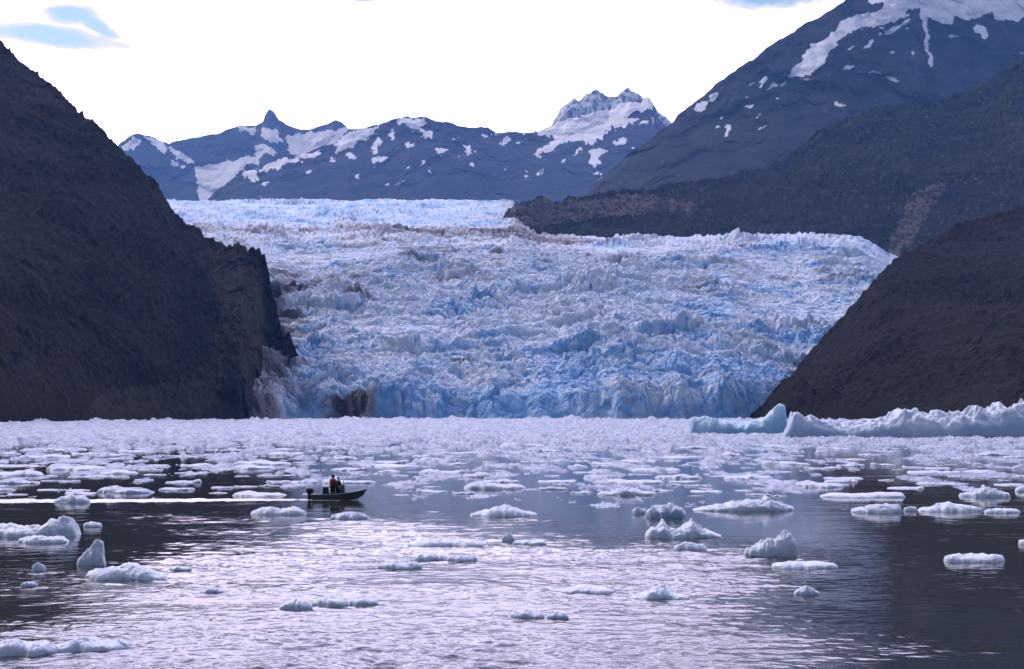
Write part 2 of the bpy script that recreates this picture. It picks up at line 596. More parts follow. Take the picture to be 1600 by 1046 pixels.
mountain('mountain', 'low dark brown rock slope at the right edge in front of the green slope', M_right,
         ridge=[(1150, 668, 1150), (1172, 655, 1150), (1185, 641, 1160), (1205, 612, 1175), (1240, 584, 1200), (1270, 545, 1230), (1300, 514, 1260),
                (1335, 474, 1290), (1365, 442, 1320), (1385, 418, 1340), (1410, 400, 1360), (1450, 377, 1390), (1500, 352, 1420), (1550, 336, 1450), (1600, 324, 1470),
                (1800, 280, 1550), (2050, 240, 1650)],
         base=[(1150, 668, 1120), (1172, 657, 1110), (1300, 658, 1010), (1600, 663, 860), (2050, 680, 650)],
         x0=1152, x1=2050, nx=560, ny=260, amp=14, wl=200, k=1.4, thick=800, seed=23, rough=1.8, gully=0.5, shrub=4.5,
         bare=[[(1355, 462), (1365, 452), (1375, 455), (1360, 466)]])

mountain('mountain', 'green scrub covered slope rising to the right behind the ice', M_green,
         ridge=[(760, 420, 3000), (778, 362, 3000), (792, 330, 3000), (806, 319, 3000), (825, 317, 3000), (860, 315, 3050), (905, 314, 3080), (960, 303, 3120), (1040, 294, 3160), (1120, 284, 3180), (1200, 262, 3220),
                (1260, 226, 3260), (1310, 192, 3300), (1370, 172, 3320), (1440, 160, 3340), (1500, 150, 3360), (1560, 118, 3400), (1600, 88, 3420), (1800, -60, 3500), (2100, -200, 3600)],
         base=[(760, 430, 2600), (1000, 425, 2580), (1400, 440, 2500), (2100, 460, 2200)],
         x0=765, x1=2100, nx=760, ny=300, amp=75, wl=420, k=1.2, thick=600, seed=37, rough=1.4, gully=0.35, shrub=11.0,
         bare=[[(780, 370), (800, 325), (850, 318), (930, 318), (1010, 310), (1100, 318), (1080, 345), (1000, 352), (930, 360), (860, 368)],
               [(1386, 405), (1392, 370), (1420, 330), (1450, 300), (1480, 290), (1465, 320), (1450, 345), (1420, 380), (1400, 405)]])

_r = random.Random(5)
BIG_SNOW = [(_x, 20 + (1320 - _x) * 0.62 + _r.uniform(15, 110), _r.uniform(1.5, 6), _r.uniform(0.8, 1.8), _r.uniform(-0.9, -0.1)) for _x in [_r.uniform(1120, 1600) for _ in range(55)]] + [[(1228, 126), (1243, 100), (1252, 84), (1275, 62), (1300, 45), (1325, 25), (1372, 10), (1400, -6), (1450, -6), (1428, 10), (1395, 27), (1360, 36),
             (1335, 40), (1312, 56), (1297, 72), (1285, 90), (1265, 108)],
            [(1372, 52), (1393, 38), (1424, 24), (1402, 44), (1385, 52)], [(1320, 72), (1340, 56), (1334, 66)], [(1350, 66), (1368, 54), (1360, 66)],
            [(1433, 8), (1443, 12), (1450, 45), (1449, 68), (1458, 106), (1452, 100), (1445, 70), (1445, 48)],
            [(1330, -60), (1360, 0), (1405, 2), (1425, 12), (1448, 20), (1458, 30), (1484, 36), (1490, 22), (1520, 26), (1548, 14), (1556, 30), (1585, 36), (1620, 28), (1800, 20), (2100, -10), (2100, -500), (1500, -400)],
            (1491, 62, 10, 4, -0.3), (1532, 42, 12, 6, 0.2), (1538, 46, 6, 8, 0), (1368, 110, 12, 3, 0.1), (1394, 124, 14, 4, 0.3), (1192, 130, 4, 10, 0.5), (1171, 168, 9, 3, -0.2), (1096, 170, 5, 12, 0.8),
            (1115, 154, 4, 9, 0.7), (1312, 158, 9, 3, 0.1), (1140, 212, 5, 3, 0), (1170, 148, 5, 2, 0), (1325, 101, 9, 3, -0.4), (1205, 140, 7, 2, -0.5), (1426, 84, 4, 2, 0), (1222, 118, 6, 3, -0.7)]
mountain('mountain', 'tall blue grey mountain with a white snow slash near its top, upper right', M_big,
         ridge=[(880, 352, 4300), (920, 302, 4350), (945, 272, 4400), (985, 240, 4450), (1035, 200, 4520), (1080, 165, 4580), (1130, 125, 4640), (1190, 82, 4700),
                (1240, 50, 4760), (1290, 18, 4820), (1320, 0, 4860), (1345, -8, 4900), (1400, -30, 4950), (1600, -60, 5200), (1800, -150, 5400), (2100, -180, 5600)],
         base=[(880, 400, 3700), (2100, 400, 3700)],
         x0=882, x1=2100, nx=820, ny=330, amp=130, wl=800, k=1.0, thick=1500, seed=51, rough=0.7, snow=BIG_SNOW)

_r = random.Random(3)
MID_SNOW = [(_x, _y, _r.uniform(1.5, 5), _r.uniform(0.8, 1.8), _r.uniform(-0.8, 0.8)) for _x, _y in [(_r.uniform(380, 1030), _r.uniform(0, 1)) for _ in range(70)] for _y in [205 + 75 * _y ** 1.6 + (40 if _x < 480 else 0)]] + [[(522, 236), (528, 220), (545, 207), (570, 200), (598, 198), (580, 212), (560, 226), (540, 236)],
            [(376, 276), (388, 266), (402, 268), (410, 276), (392, 280)], [(398, 266), (420, 254), (445, 246), (470, 244), (500, 236), (502, 246), (470, 250), (440, 256), (420, 264)],
            [(576, 236), (596, 218), (600, 226), (588, 236)], [(576, 248), (594, 240), (610, 246), (600, 252)], [(618, 186), (640, 182), (662, 190), (656, 202), (682, 214), (666, 219), (648, 204), (630, 196)],
            (690, 242, 10, 5, 0.2), (731, 238, 4, 10, 0.2), (624, 286, 9, 4, -0.2), (606, 291, 5, 4, 0), (660, 257, 6, 4, -0.6), (547, 247, 6, 4, 0), (520, 250, 5, 3, 0), (632, 302, 4, 2, 0), (558, 272, 5, 3, -.6),
            (415, 288, 4, 3, 0), (790, 222, 5, 5, 0), (735, 262, 3, 4, 0), (755, 214, 8, 2, 0.2), (610, 213, 4, 8, 0.5), (590, 222, 3, 6, 0.5), (482, 268, 5, 3, 0), (640, 235, 8, 2, -.3),
            [(832, 204), (868, 190), (895, 183), (920, 178), (950, 172), (985, 158), (1018, 155), (1022, 164), (1008, 172), (985, 172), (970, 180), (996, 182), (992, 192), (960, 198), (945, 205), (935, 220), (925, 226),
             (905, 219), (885, 222), (862, 238), (838, 250), (832, 248), (858, 228), (866, 218)],
            [(924, 230), (950, 230), (940, 238), (929, 258), (922, 246)], [(893, 244), (910, 230), (916, 228), (905, 240)], (932, 266, 5, 3, 0), (880, 254, 5, 2, -.4), (1005, 190, 8, 3, -.3), (972, 218, 5, 5, 0),
            (810, 228, 3, 3, 0), (1022, 188, 5, 2, 0.4)]
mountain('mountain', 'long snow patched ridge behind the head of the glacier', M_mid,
         ridge=[(270, 400, 6900), (300, 340, 6900), (322, 314, 6950), (345, 294, 7000), (370, 275, 7050), (400, 262, 7100), (440, 246, 7150), (500, 232, 7200), (525, 222, 7250), (545, 205, 7300), (575, 199, 7350),
                (600, 194, 7350), (622, 184, 7350), (640, 181, 7350), (680, 188, 7350), (720, 197, 7350), (760, 201, 7400), (800, 207, 7450), (840, 204, 7500), (870, 192, 7550), (920, 179, 7600),
                (950, 171, 7650), (985, 158, 7650), (1012, 153, 7650), (1022, 165, 7600), (1030, 185, 7550), (1045, 200, 7500), (1080, 230, 7400), (1150, 280, 7300)],
         base=[(270, 420, 5600), (1150, 420, 5600)],
         x0=272, x1=1150, nx=760, ny=260, amp=170, wl=900, k=0.9, thick=1500, seed=67, rough=0.8, snow=MID_SNOW, snow_warp=6.0)

FAR_SNOW = [[(304, 262), (330, 256), (368, 252), (402, 242), (404, 252), (372, 266), (350, 290), (330, 318), (312, 318), (308, 290)],
            [(262, 226), (285, 240), (304, 252), (300, 257), (276, 246)], [(186, 236), (208, 213), (222, 222), (204, 238)], [(218, 210), (252, 221), (262, 232), (256, 238), (238, 225)],
            [(366, 201), (402, 199), (398, 210), (376, 206)], [(406, 199), (432, 202), (440, 220), (424, 224), (408, 212)], [(402, 224), (415, 226), (432, 238), (428, 242), (414, 238), (406, 250), (400, 250)],
            [(446, 213), (480, 206), (540, 200), (600, 200), (600, 240), (520, 236), (480, 244), (456, 242)], (273, 253, 4, 8, -.5), (285, 260, 5, 3, 0.3)]
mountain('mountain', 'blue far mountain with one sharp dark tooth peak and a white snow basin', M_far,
         ridge=[(120, 330, 9800), (160, 262, 9850), (186, 226, 9900), (200, 214, 9900), (214, 208, 9900), (236, 213, 9950), (250, 219, 9950), (264, 224, 10000), (300, 215, 10050), (340, 209, 10100), (362, 202, 10100), (375, 196, 10100),
                (400, 197, 10150), (410, 191, 10150), (415, 178, 10150), (421, 171, 10150), (428, 176, 10150), (436, 187, 10150), (448, 196, 10150), (468, 202, 10200), (484, 202, 10200), (508, 195, 10200), (524, 188, 10200), (534, 192, 10200),
                (546, 203, 10200), (580, 206, 10200), (640, 225, 10200), (720, 280, 10200)],
         base=[(120, 420, 8600), (720, 420, 8600)],
         x0=125, x1=700, nx=560, ny=230, amp=170, wl=900, k=0.9, thick=1500, seed=83, rough=0.5, snow=FAR_SNOW)

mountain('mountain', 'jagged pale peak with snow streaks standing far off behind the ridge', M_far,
         ridge=[(780, 330, 11500), (830, 250, 11500), (862, 194, 11500), (872, 176, 11500), (880, 164, 11500), (896, 155, 11500), (906, 155, 11500), (918, 146, 11500), (932, 142, 11500), (946, 148, 11500), (958, 152, 11500), (964, 150, 11500), (972, 139, 11500), (980, 137, 11500),
                (990, 143, 11500), (1000, 149, 11500), (1014, 159, 11500), (1060, 200, 11500), (1150, 300, 11500)],
         base=[(780, 420, 10300), (1150, 420, 10300)],
         x0=785, x1=1145, nx=420, ny=240, amp=210, wl=600, k=0.9, thick=1500, seed=97, rough=0.9, snow=[], snow_noise_level=0.52)


# ------------------------------------------------------------------ glacier
def make_glacier():
    nx, nr = 1080, 980
    px = np.linspace(150, 1500, nx)[None, :]
    t = np.linspace(0, 1, nr)[:, None]
    s = 1420 * t ** 1.25 + 2400 * np.clip((t - 0.86) / 0.14, 0, 1) ** 1.6      # distance behind the calving front
    xw0 = (px - CX) / F * 1150
    front = 1130 + 16 * fbm(xw0 / 60, 0 * xw0, None, 4, 3) * 2 + 24 * np.sin(px / 190.0) * 0.5 + 30 * sstep(1100, 1250, px) - 45 * sstep(470, 400, px)
    D = front + s
    left = sstep(850, 800, px)
    right = 1 - left
    cs = [0, 22, 120, 300, 520, 800, 1080, 1330, 1420, 1600, 2200, 3820]
    pl = [657, 618, 575, 530, 487, 440, 398, 358, 354, 348, 332, 313]
    pr = [657, 612, 575, 535, 490, 445, 405, 374, 371, 380, 480, 600]
    py = np.interp(s, cs, pl) * left + np.interp(s, cs, pr) * right
    # the side next to the right-hand rock sags to its margin
    py = py + 34 * sstep(1335, 1420, px) * sstep(700, 1300, s)
    py = py - 10 * np.exp(-((px - 1270) / 90) ** 2) * 0.25 * sstep(900, 1300, s)
    V = P(px, py, D)
    x, y, z = V[..., 0], V[..., 1], V[..., 2]
    wx = x + 9 * fbm(x / 55, y / 55, None, 3, 201)
    wy = y + 9 * fbm(x / 55, y / 55, None, 3, 205)
    mod = 0.75 + 1.0 * fbm(x / 260, y / 260, None, 3, 209)                     # calmer and wilder patches
    mod = np.clip(mod, 0.35, 1.4)
    A = (16 - 5.0 * sstep(300, 1300, s)) * mod
    a1, a2, p1, p2, ax, ay = voronoi(wx / 85, wy / 75, 281)
    b0 = sstep(0.0, 0.08, a2 - a1) * 0.35 + 0.9 * p1 + 0.9 * ax * (p2 - 0.5) + 0.8 * ay * (p1 - 0.3)
    f1, f2, i1, j1, ox, oy = voronoi(wx / 30, wy / 34, 301)
    e1 = sstep(0.01, 0.15, f2 - f1)
    b1 = e1 * (0.30 + 0.8 * i1) + 0.9 * ox * (j1 - 0.5) + 0.8 * oy * (i1 - 0.3)
    g1, g2, k1, l1, qx, qy = voronoi(wx / 10 + 7, wy / 11.5 + 3, 331)
    e2 = sstep(0.01, 0.18, g2 - g1)
    b2 = e2 * (0.2 + 0.6 * k1) + 0.9 * qx * (l1 - 0.5) + 0.6 * qy * (k1 - 0.3)
    h1, h2, m1, n1, rx, ry = voronoi(x / 3.8 + 7, y / 4.2 + 3, 371)
    b3 = sstep(0.0, 0.22, h2 - h1) * (0.2 + 0.6 * m1) + 0.8 * rx * (n1 - 0.5)
    rid = fbm(wx / 26, wy / 30, None, 5, 351, 0.55, True)
    band = fbm(x / 180, y / 60, None, 4, 361)                                   # icefall steps across the flow
    wild = np.clip(0.5 + 1.6 * fbm(x / 120, y / 120, None, 3, 367), 0.12, 1.3)
    small = sstep(1500, 900, s)
    H = A * (0.80 * b0 * (0.30 + 0.70 * small) + 0.52 * b1 * wild + 0.46 * b2 * (0.5 + 0.5 * wild) + 0.16 * b3 + 0.26 * rid) + 8 * band * sstep(40, 200, s)
    grow = sstep(0, 14, s)
    z2 = (z + (H - 6) * (0.55 + 0.45 * grow)) * sstep(-0.5, 7, s + 2.5 * fbm(x / 7, y / 7, None, 3, 390))
    z2 = np.where(s < 0.4, -1.5, z2)
    # level the very back and sides so that nothing juts into the ridge behind
    V = np.stack([x, y, z2], -1)
    crev = 1 - np.clip(0.6 * e1 + 0.4 * e2, 0, 1)
    gy = np.gradient(z2, axis=0) / np.maximum(np.gradient(D, axis=0), 0.3)
    steep = np.clip(np.abs(gy) / 2.2, 0, 1)
    low = sstep(430, 0, s)
    blue = 0.16 + 0.40 * crev + 0.24 * steep + 0.24 * low + 0.10 * sstep(900, 1300, px) - 0.06 + 0.9 * fbm(x / 90, y / 90, None, 3, 411) * 0.5
    blue += 0.36 * sstep(1420, 1560, s)
    dirt_and_dark = 0.06 + 0.35 * np.clip(fbm(x / 150, y / 70, None, 4, 421) + 0.1, 0, 1) - 0.25 * low * sstep(480, 620, px)
    dirt_and_dark += 0.42 * np.exp(-((s - 1330) / 80) ** 2) * sstep(900, 800, px)                       # grimy crest of the lower icefall
    dirt_and_dark += 0.40 * sstep(0.05, 0.30, fbm(x / 130, y / 34, None, 5, 441, 0.6)) * sstep(250, 700, s) * sstep(1420, 1380, s)
    dirt_and_dark += 0.22 * sstep(1400, 1500, s)  # duller, greyer tone over the upper shelf
    dirt_and_dark += 0.55 * np.exp(-((px - 850) / 80) ** 2) * sstep(1150, 1300, s)
    dirt_and_dark += 0.22 * np.exp(-((px - 730) / 250) ** 2) * sstep(600, 950, s) * sstep(1480, 1300, s)
    dirt_and_dark += 0.80 * sstep(520, 420, px + 45 * fbm(x / 40, y / 40, None, 3, 431)) * sstep(1000, 700, s)   # rock debris along the left margin
    for (cx, cy, wx_, wy_, a) in ((550, 645, 46, 16, 1.45), (720, 572, 26, 9, 0.9), (560, 488, 22, 12, 0.8), (820, 470, 60, 8, .3), (690, 595, 40, 9, .4), (985, 640, 16, 8, .8)):  # first spot paints the darkness inside the cave at the ice foot
        dirt_and_dark += a * np.exp(-((px - cx) / wx_) ** 2 - ((py - cy) / wy_) ** 2)
    me = mesh_from_grid('glacier', V, {'blue': blue, 'dirt_and_dark': dirt_and_dark}, smooth=False)
    o = obj('glacier', me, glacier_mat())
    tag(o, 'crevassed blue and white glacier tumbling between the rock slopes into the water', 'glacier', kind='structure')


make_glacier()


# ------------------------------------------------------------------ water
def make_water():
    py = np.concatenate([[640.35, 640.6, 641, 642, 643.5, 645], np.arange(647, 700, 1.0), np.arange(700, 800, 0.6), np.arange(800, 1062, 0.45),
                         np.arange(1062, 1400, 6), np.arange(1400, 4200, 120)])[::-1]
    px = np.concatenate([np.linspace(-2600, -60, 40)[:-1], np.arange(-60, 1661, 1.5), np.linspace(1660, 4200, 40)[1:]])
    d = depth_on_water(py)[:, None]
    x = (px[None, :] - CX) / F * d
    y = np.broadcast_to(d, x.shape)
    patch = sstep(-0.25, 0.35, fbm(x / 45, y / 30, None, 3, 501)) * 0.62 + 0.38
    patch = patch * (0.62 + 0.5 * sstep(-0.25, 0.3, fbm(x / 16, y / 8, None, 4, 504)))
    thr = np.interp(px, [-100, 0, 150, 300, 500, 900, 1100, 1200, 1300, 1420, 1600], [44, 48, 62, 84, 95, 90, 82, 66, 51, 34, 20])[None, :]
    dn = d + 22 * fbm(x / 12, y / 22, None, 5, 507, 0.6)
    ripple = 0.16 + 0.84 * sstep(thr + 20, thr - 26, dn)                    # wind ripples close by, slick water beyond and in the lee of the slopes
    fade = sstep(260, 120, d)
    w = 0.032 * fbm(x / 2.4, y / 1.4, None, 3, 511) + 0.030 * fbm(x / 0.9 + 3, y / 0.6, None, 3, 517) + 0.065 * fbm(x / 11, y / 4.5, None, 2, 521)
    z = WAVE * w * fade * patch * ripple
    me = mesh_from_grid('water', np.stack([x, y, z], -1), {'ripple': ripple * (0.6 + 0.4 * patch)})
    o = obj('water', me, water_mat())
    tag(o, 'rippled grey fjord water mirroring the mountains and sky', 'water', kind='structure')


WAVE = 2.4
make_water()


# ------------------------------------------------------------------ ice
def ice_mesh(name, L, W, prof, seed, nu=44, nv=22, rough=0.12, lump=1.2, front=0.5, under=0.25, na=0.6):
    """a floating lump: profile heights along its length, a rounded irregular footprint, its foot below the water"""
    u = np.linspace(-1, 1, nu)[None, :]
    v = np.linspace(-1, 1, nv)[:, None]
    H = np.interp(u, [p[0] for p in prof], [p[1] for p in prof])
    foot = np.sqrt(np.clip(1 - np.abs(u) ** 2.6, 0, 1)) * (1 + 0.35 * fbm(u * 2.2 + seed * 3.1, 0 * u, None, 3, seed))
    foot = np.clip(foot, 0.03, 2)
    x = (u + 0 * v) * L / 2
    y = v * foot * W / 2 + 0.25 * W * fbm(u * 1.5 + 9.3 * seed, 0 * u + 2.2, None, 2, seed + 3)
    cs = np.clip(1 - np.abs(v) ** 2.2, 0, 1) ** front
    ends = np.clip((1 - np.abs(u)) * 14, 0, 1)
    hm = max(p[1] for p in prof)
    nz = fbm(x / lump, y / lump, None, 5, seed + 11, 0.6)
    rg = fbm(x / (lump * .8) + 4, y / (lump * .8), None, 3, seed + 13, 0.5, True)
    f1, f2, i1, j1, ox, oy = voronoi(x / (lump * 1.5) + seed, y / (lump * 1.5), seed + 19)
    chunk = (i1 - 0.5) * 0.7 + 1.3 * ox * (j1 - 0.5) + 1.3 * oy * (i1 - 0.6)
    z = H * (cs * (0.90 + na * (0.20 * rg + 0.40 * nz + 0.55 * chunk))) * ends + rough * hm * nz * cs
    z = z - under * (1 - np.clip(cs * 2.2, 0, 1) * ends)
    top = np.stack([x, y, z], -1)
    # closed underside
    n = nu * nv
    idx = np.arange(n).reshape(nv, nu)
    q1 = np.stack([idx[:-1, :-1], idx[:-1, 1:], idx[1:, 1:], idx[1:, :-1]], -1).reshape(-1, 4)
    bot = top.copy(); bot[..., 2] = np.minimum(-under - 0.02, z) - 0.4 * hm * cs
    q2 = q1[:, ::-1] + n
    ring = np.concatenate([idx[0, :], idx[1:, -1], idx[-1, -2::-1], idx[-2:0:-1, 0]])
    nx_ = np.roll(ring, -1)
    q3 = np.stack([ring, ring + n, nx_ + n, nx_], -1)[:, ::-1]
    return mesh_raw(name, np.concatenate([top.reshape(-1, 3), bot.reshape(-1, 3)]), np.concatenate([q1, q2, q3[:, ::-1]]), None, True)


def place_ice(name, label, cat, x0, x1, ybase, tops, mat, seed, W=None, group=None, **kw):
    """x0..x1 and ybase in photo pixels give the place on the water; tops = [(px, py)] its outline"""
    d = float(depth_on_water(ybase))
    m = d / F
    L = (x1 - x0) * m
    W = W if W else max(0.5 * L, 0.6)
    dc = d + W * 0.45
    m2 = dc / F
    c = (x0 + x1) / 2
    pr = []
    for (px, py) in tops:
        h = float(P(px, py, dc)[2])
        pr.append(((px - c) / ((x1 - x0) / 2), max(0.05, h * (0.85 if name == 'ice_floe' else 1.0))))
    me = ice_mesh(name, L * m2 / m, W, pr, seed, **kw)
    o = obj(name, me, mat, loc=((c - CX) / F * dc, dc, 0))
    return tag(o, label, cat, group)


# the two big bergs in front of the right-hand rock
place_ice('iceberg', 'large clear cyan iceberg with a tall upturned horn at its right end', 'iceberg', 1076, 1232, 680,
          [(1076, 654), (1085, 650), (1105, 651), (1130, 657), (1160, 659), (1185, 655), (1203, 645), (1215, 633), (1222, 630), (1229, 633), (1232, 655)],
          M_cyan, 5, W=9, nu=130, nv=60, rough=0.05, lump=4.0, front=0.35, under=0.6, na=0.25)
place_ice('iceberg', 'biggest weathered white iceberg, long and humped, running out at the right edge', 'iceberg', 1217, 1760, 686,
          [(1217, 672), (1222, 655), (1232, 645), (1250, 645), (1275, 654), (1310, 660), (1350, 658), (1385, 652), (1400, 641), (1415, 637), (1440, 645), (1475, 645), (1500, 640), (1515, 635),
           (1540, 638), (1560, 633), (1590, 632), (1640, 626), (1700, 640), (1740, 655), (1760, 672)],
          M_white, 9, W=16, nu=260, nv=70, rough=0.05, lump=3.2, front=0.36, under=0.6, na=0.36)

def flat(x0, x1, yt, yb):
    w = x1 - x0
    return [(x0, yb - 0.5 * (yb - yt)), (x0 + .15 * w, yt + .25 * (yb - yt)), (x0 + .4 * w, yt), (x0 + .6 * w, yt + .15 * (yb - yt)), (x0 + .85 * w, yt + .2 * (yb - yt)), (x1, yb - .4 * (yb - yt))]

BERGS = [
    ('iceberg', 'long white berg at the left edge with a rounded hump at its right end', -60, 130, 839, [(-60, 826), (-20, 818), (20, 819), (55, 823), (76, 818), (92, 808), (104, 805), (114, 809), (124, 819), (130, 832)], M_floe),
    ('ice_floe', 'flat white floe lying just in front of the humped berg at the left edge', 32, 113, 849, flat(32, 113, 834, 849), M_floe),
    ('iceberg', 'small berg shaped like a shark fin left of the boat', 124, 170, 884, [(124, 876), (132, 868), (142, 857), (152, 848), (159, 845), (164, 850), (167, 872), (170, 880)], M_floe),
    ('ice_floe', 'lumpy white floe at the foot of the fin shaped berg', 135, 268, 906, [(135, 896), (150, 888), (170, 884), (195, 880), (215, 878), (232, 884), (250, 892), (268, 900)], M_floe),
    ('ice_floe', 'little white lump left of the fin shaped berg', 54, 77, 893, flat(54, 77, 876, 893), M_floe),
    ('ice_floe', 'tiny low lump below the fin shaped berg near the left edge', 38, 64, 917, flat(38, 64, 907, 917), M_slush),
    ('ice_floe', 'thin floe just right of the humped berg at the left edge', 133, 163, 824, flat(133, 163, 813, 824), M_floe),
    ('ice_floe', 'smooth dome shaped grey floe in the bright lower water below the boat', 438, 492, 954, [(438, 946), (455, 936), (470, 933), (482, 938), (492, 947)], M_slush),
    ('ice_floe', 'middle floe of the row of three in the bright water below the boat', 488, 548, 948, flat(488, 548, 930, 948), M_floe),
    ('ice_floe', 'right floe of the row of three in the bright water below the boat', 546, 594, 946, flat(546, 594, 932, 946), M_slush),
    ('ice_floe', 'knobbly white floe just below the stern of the boat', 392, 482, 805, [(392, 800), (410, 792), (425, 789), (440, 794), (460, 790), (482, 799)], M_floe),
    ('ice_floe', 'pale rounded floe just below the bow of the boat', 517, 577, 812, flat(517, 577, 797, 812), M_slush),
    ('ice_floe', 'long low grey floe in the bottom left corner', -20, 98, 1024, flat(-20, 98, 994, 1024), M_slush),
    ('ice_floe', 'long low pale floe beside the one in the bottom left corner', 90, 210, 1019, flat(90, 210, 993, 1019), M_slush),
    ('ice_floe', 'small grey floe alone between the fin shaped berg and the row of three', 316, 354, 928, flat(316, 354, 917, 928), M_slush),
    ('ice_floe', 'thin pale floe trailing right of the lumpy one at the fin shaped berg', 266, 304, 893, flat(266, 304, 883, 893), M_slush),
    ('ice_floe', 'pale low floe at the left of the loose cluster in the middle water', 590, 662, 890, flat(590, 662, 874, 890), M_slush),
    ('ice_floe', 'bluish low floe at the top of the loose cluster in the middle water', 648, 702, 877, flat(648, 702, 861, 877), M_slush),
    ('ice_floe', 'low floe at the right of the loose cluster in the middle water', 698, 748, 879, flat(698, 748, 863, 879), M_slush),
    ('ice_floe', 'long flat pale floe above the loose cluster in the middle water', 636, 764, 855, flat(636, 764, 838, 855), M_slush),
    ('ice_floe', 'small round knob of ice right of the long flat pale floe', 784, 806, 846, [(784, 840), (790, 833), (797, 831), (803, 836), (806, 843)], M_floe),
    ('ice_floe', 'thin grey floe right of the small round knob of ice', 800, 856, 852, flat(800, 856, 842, 852), M_slush),
    ('ice_floe', 'long thin grey floe in the bright lower water right of the middle', 862, 962, 927, [(862, 923), (890, 917), (920, 914), (945, 916), (962, 922)], M_slush),
    ('ice_floe', 'white floe with a low peak in the bright lower water right of the middle', 980, 1078, 938, [(980, 932), (1005, 924), (1022, 914), (1036, 914), (1050, 924), (1078, 933)], M_floe),
    ('ice_floe', 'left one of the two grey lumps low in the bright water near the middle', 796, 852, 967, flat(796, 852, 950, 967), M_slush),
    ('ice_floe', 'right one of the two grey lumps low in the bright water near the middle', 853, 889, 967, flat(853, 889, 954, 967), M_slush),
    ('ice_floe', 'long white floe with a small crest in the water right of the boat', 733, 842, 807, [(733, 802), (755, 796), (775, 789), (790, 786), (805, 791), (825, 798), (842, 803)], M_floe),
    ('ice_floe', 'small round lump just left of the arched berg', 986, 1011, 803, flat(986, 1011, 790, 803), M_slush),
    ('iceberg', 'low arched berg with a dark hollow under it beside the small round lump', 1007, 1072, 809, [(1007, 800), (1018, 790), (1035, 786), (1052, 787), (1064, 792), (1072, 803)], M_white),
    ('iceberg', 'white berg with two crown like peaks right of the middle', 1004, 1128, 841, [(1004, 834), (1015, 824), (1025, 822), (1034, 812), (1041, 823), (1055, 826), (1068, 820), (1079, 811), (1088, 820), (1100, 828), (1128, 836)], M_floe),
    ('ice_floe', 'grey wet floe in front of the berg with two crown like peaks', 1050, 1104, 862, flat(1050, 1104, 844, 862), M_slush),
    ('iceberg', 'long white floe with a knob on top above the crowned berg', 1078, 1242, 799, [(1078, 796), (1110, 790), (1140, 785), (1165, 780), (1190, 782), (1196, 775), (1204, 782), (1225, 787), (1242, 794)], M_floe),
    ('iceberg', 'bulky craggy berg highest at its right end, right of the crowned berg', 1158, 1245, 870, [(1158, 860), (1175, 850), (1192, 842), (1205, 838), (1222, 832), (1234, 834), (1241, 846), (1245, 862)], M_floe),
    ('ice_floe', 'flat white floe below the bulky craggy berg', 1203, 1308, 889, flat(1203, 1308, 874, 889), M_floe),
    ('ice_floe', 'small pyramid shaped floe alone below the flat floe right of the middle', 1236, 1278, 930, [(1236, 925), (1248, 918), (1258, 911), (1266, 917), (1278, 926)], M_floe),
    ('ice_floe', 'bright white floe at the left of the row on the dark water at right', 1327, 1407, 802, [(1327, 796), (1345, 790), (1365, 785), (1385, 786), (1402, 788), (1407, 797)], M_floe),
    ('ice_floe', 'tiny floe between two white ones in the row on the dark water at right', 1409, 1431, 799, flat(1409, 1431, 789, 799), M_floe),
    ('ice_floe', 'bright white floe with a central hump in the row on the dark water at right', 1431, 1532, 800, [(1431, 795), (1450, 790), (1468, 786), (1480, 782), (1495, 786), (1515, 788), (1532, 794)], M_floe),
    ('ice_floe', 'thin floe at the right end of the row on the dark water at right', 1534, 1592, 802, flat(1534, 1592, 792, 802), M_floe),
    ('ice_floe', 'long thin white floe on dark water above the row at right', 1278, 1412, 778, [(1278, 774), (1300, 769), (1340, 770), (1380, 768), (1405, 769), (1412, 773)], M_floe),
    ('ice_floe', 'peaked floe on dark water near the right edge above the row', 1496, 1574, 777, [(1496, 771), (1520, 764), (1535, 757), (1548, 760), (1560, 765), (1574, 771)], M_floe),
    ('ice_floe', 'floe cut by the right edge level with the peaked one', 1582, 1640, 769, flat(1582, 1640, 757, 769), M_floe),
    ('ice_floe', 'solitary flat white slab on the dark water at lower right', 1469, 1566, 879, [(1469, 870), (1480, 863), (1510, 864), (1540, 863), (1560, 865), (1566, 872)], M_floe),
    ('ice_floe', 'small floe cut by the right edge above the solitary slab', 1588, 1640, 852, flat(1588, 1640, 838, 852), M_floe),
    ('ice_floe', 'white floe with a bump floating in the wake near the left edge', 88, 146, 786, [(88, 781), (100, 774), (118, 771), (135, 773), (146, 780)], M_floe),
    ('ice_floe', 'small lump at the edge of the wake left of the boat', 166, 182, 779, flat(166, 182, 768, 779), M_floe),
]
for i, (nm, lab, x0, x1, yb, tops, mt_) in enumerate(BERGS):
    big_ = nm == 'iceberg'
    m_ = float(depth_on_water(yb)) / F
    place_ice(nm, lab, 'iceberg' if big_ else 'ice floe', x0, x1, yb, tops, mt_, 40 + i,
              W=min(0.55 * (x1 - x0) * m_, 3.0) if big_ else min(0.55 * (x1 - x0) * m_, 3.0), nu=110 if big_ else 80, nv=46 if big_ else 36,
              rough=0.06, lump=0.55, na=0.40, front=0.45 if big_ else 0.75, under=0.12, group=None)

# drifting floes further out: a set of kinds, each placed as its own object
rng = random.Random(7)
KINDS = []
for k in range(14):
    nz_ = rng.choice((2, 3, 4))
    pr = [(-1, 0.10)]
    for q in range(nz_ + 3):
        pr.append((-0.85 + 1.7 * q / (nz_ + 2), rng.uniform(0.22, 0.45) + (0.35 if rng.random() < 0.2 else 0)))
    pr.append((1, 0.10))
    KINDS.append(ice_mesh('ice_floe', 4.0, 2.6, pr, 300 + k, nu=44, nv=22, rough=0.10, lump=0.5, na=0.5, front=0.45, under=0.15))
    KINDS[-1].materials.append(M_drift)

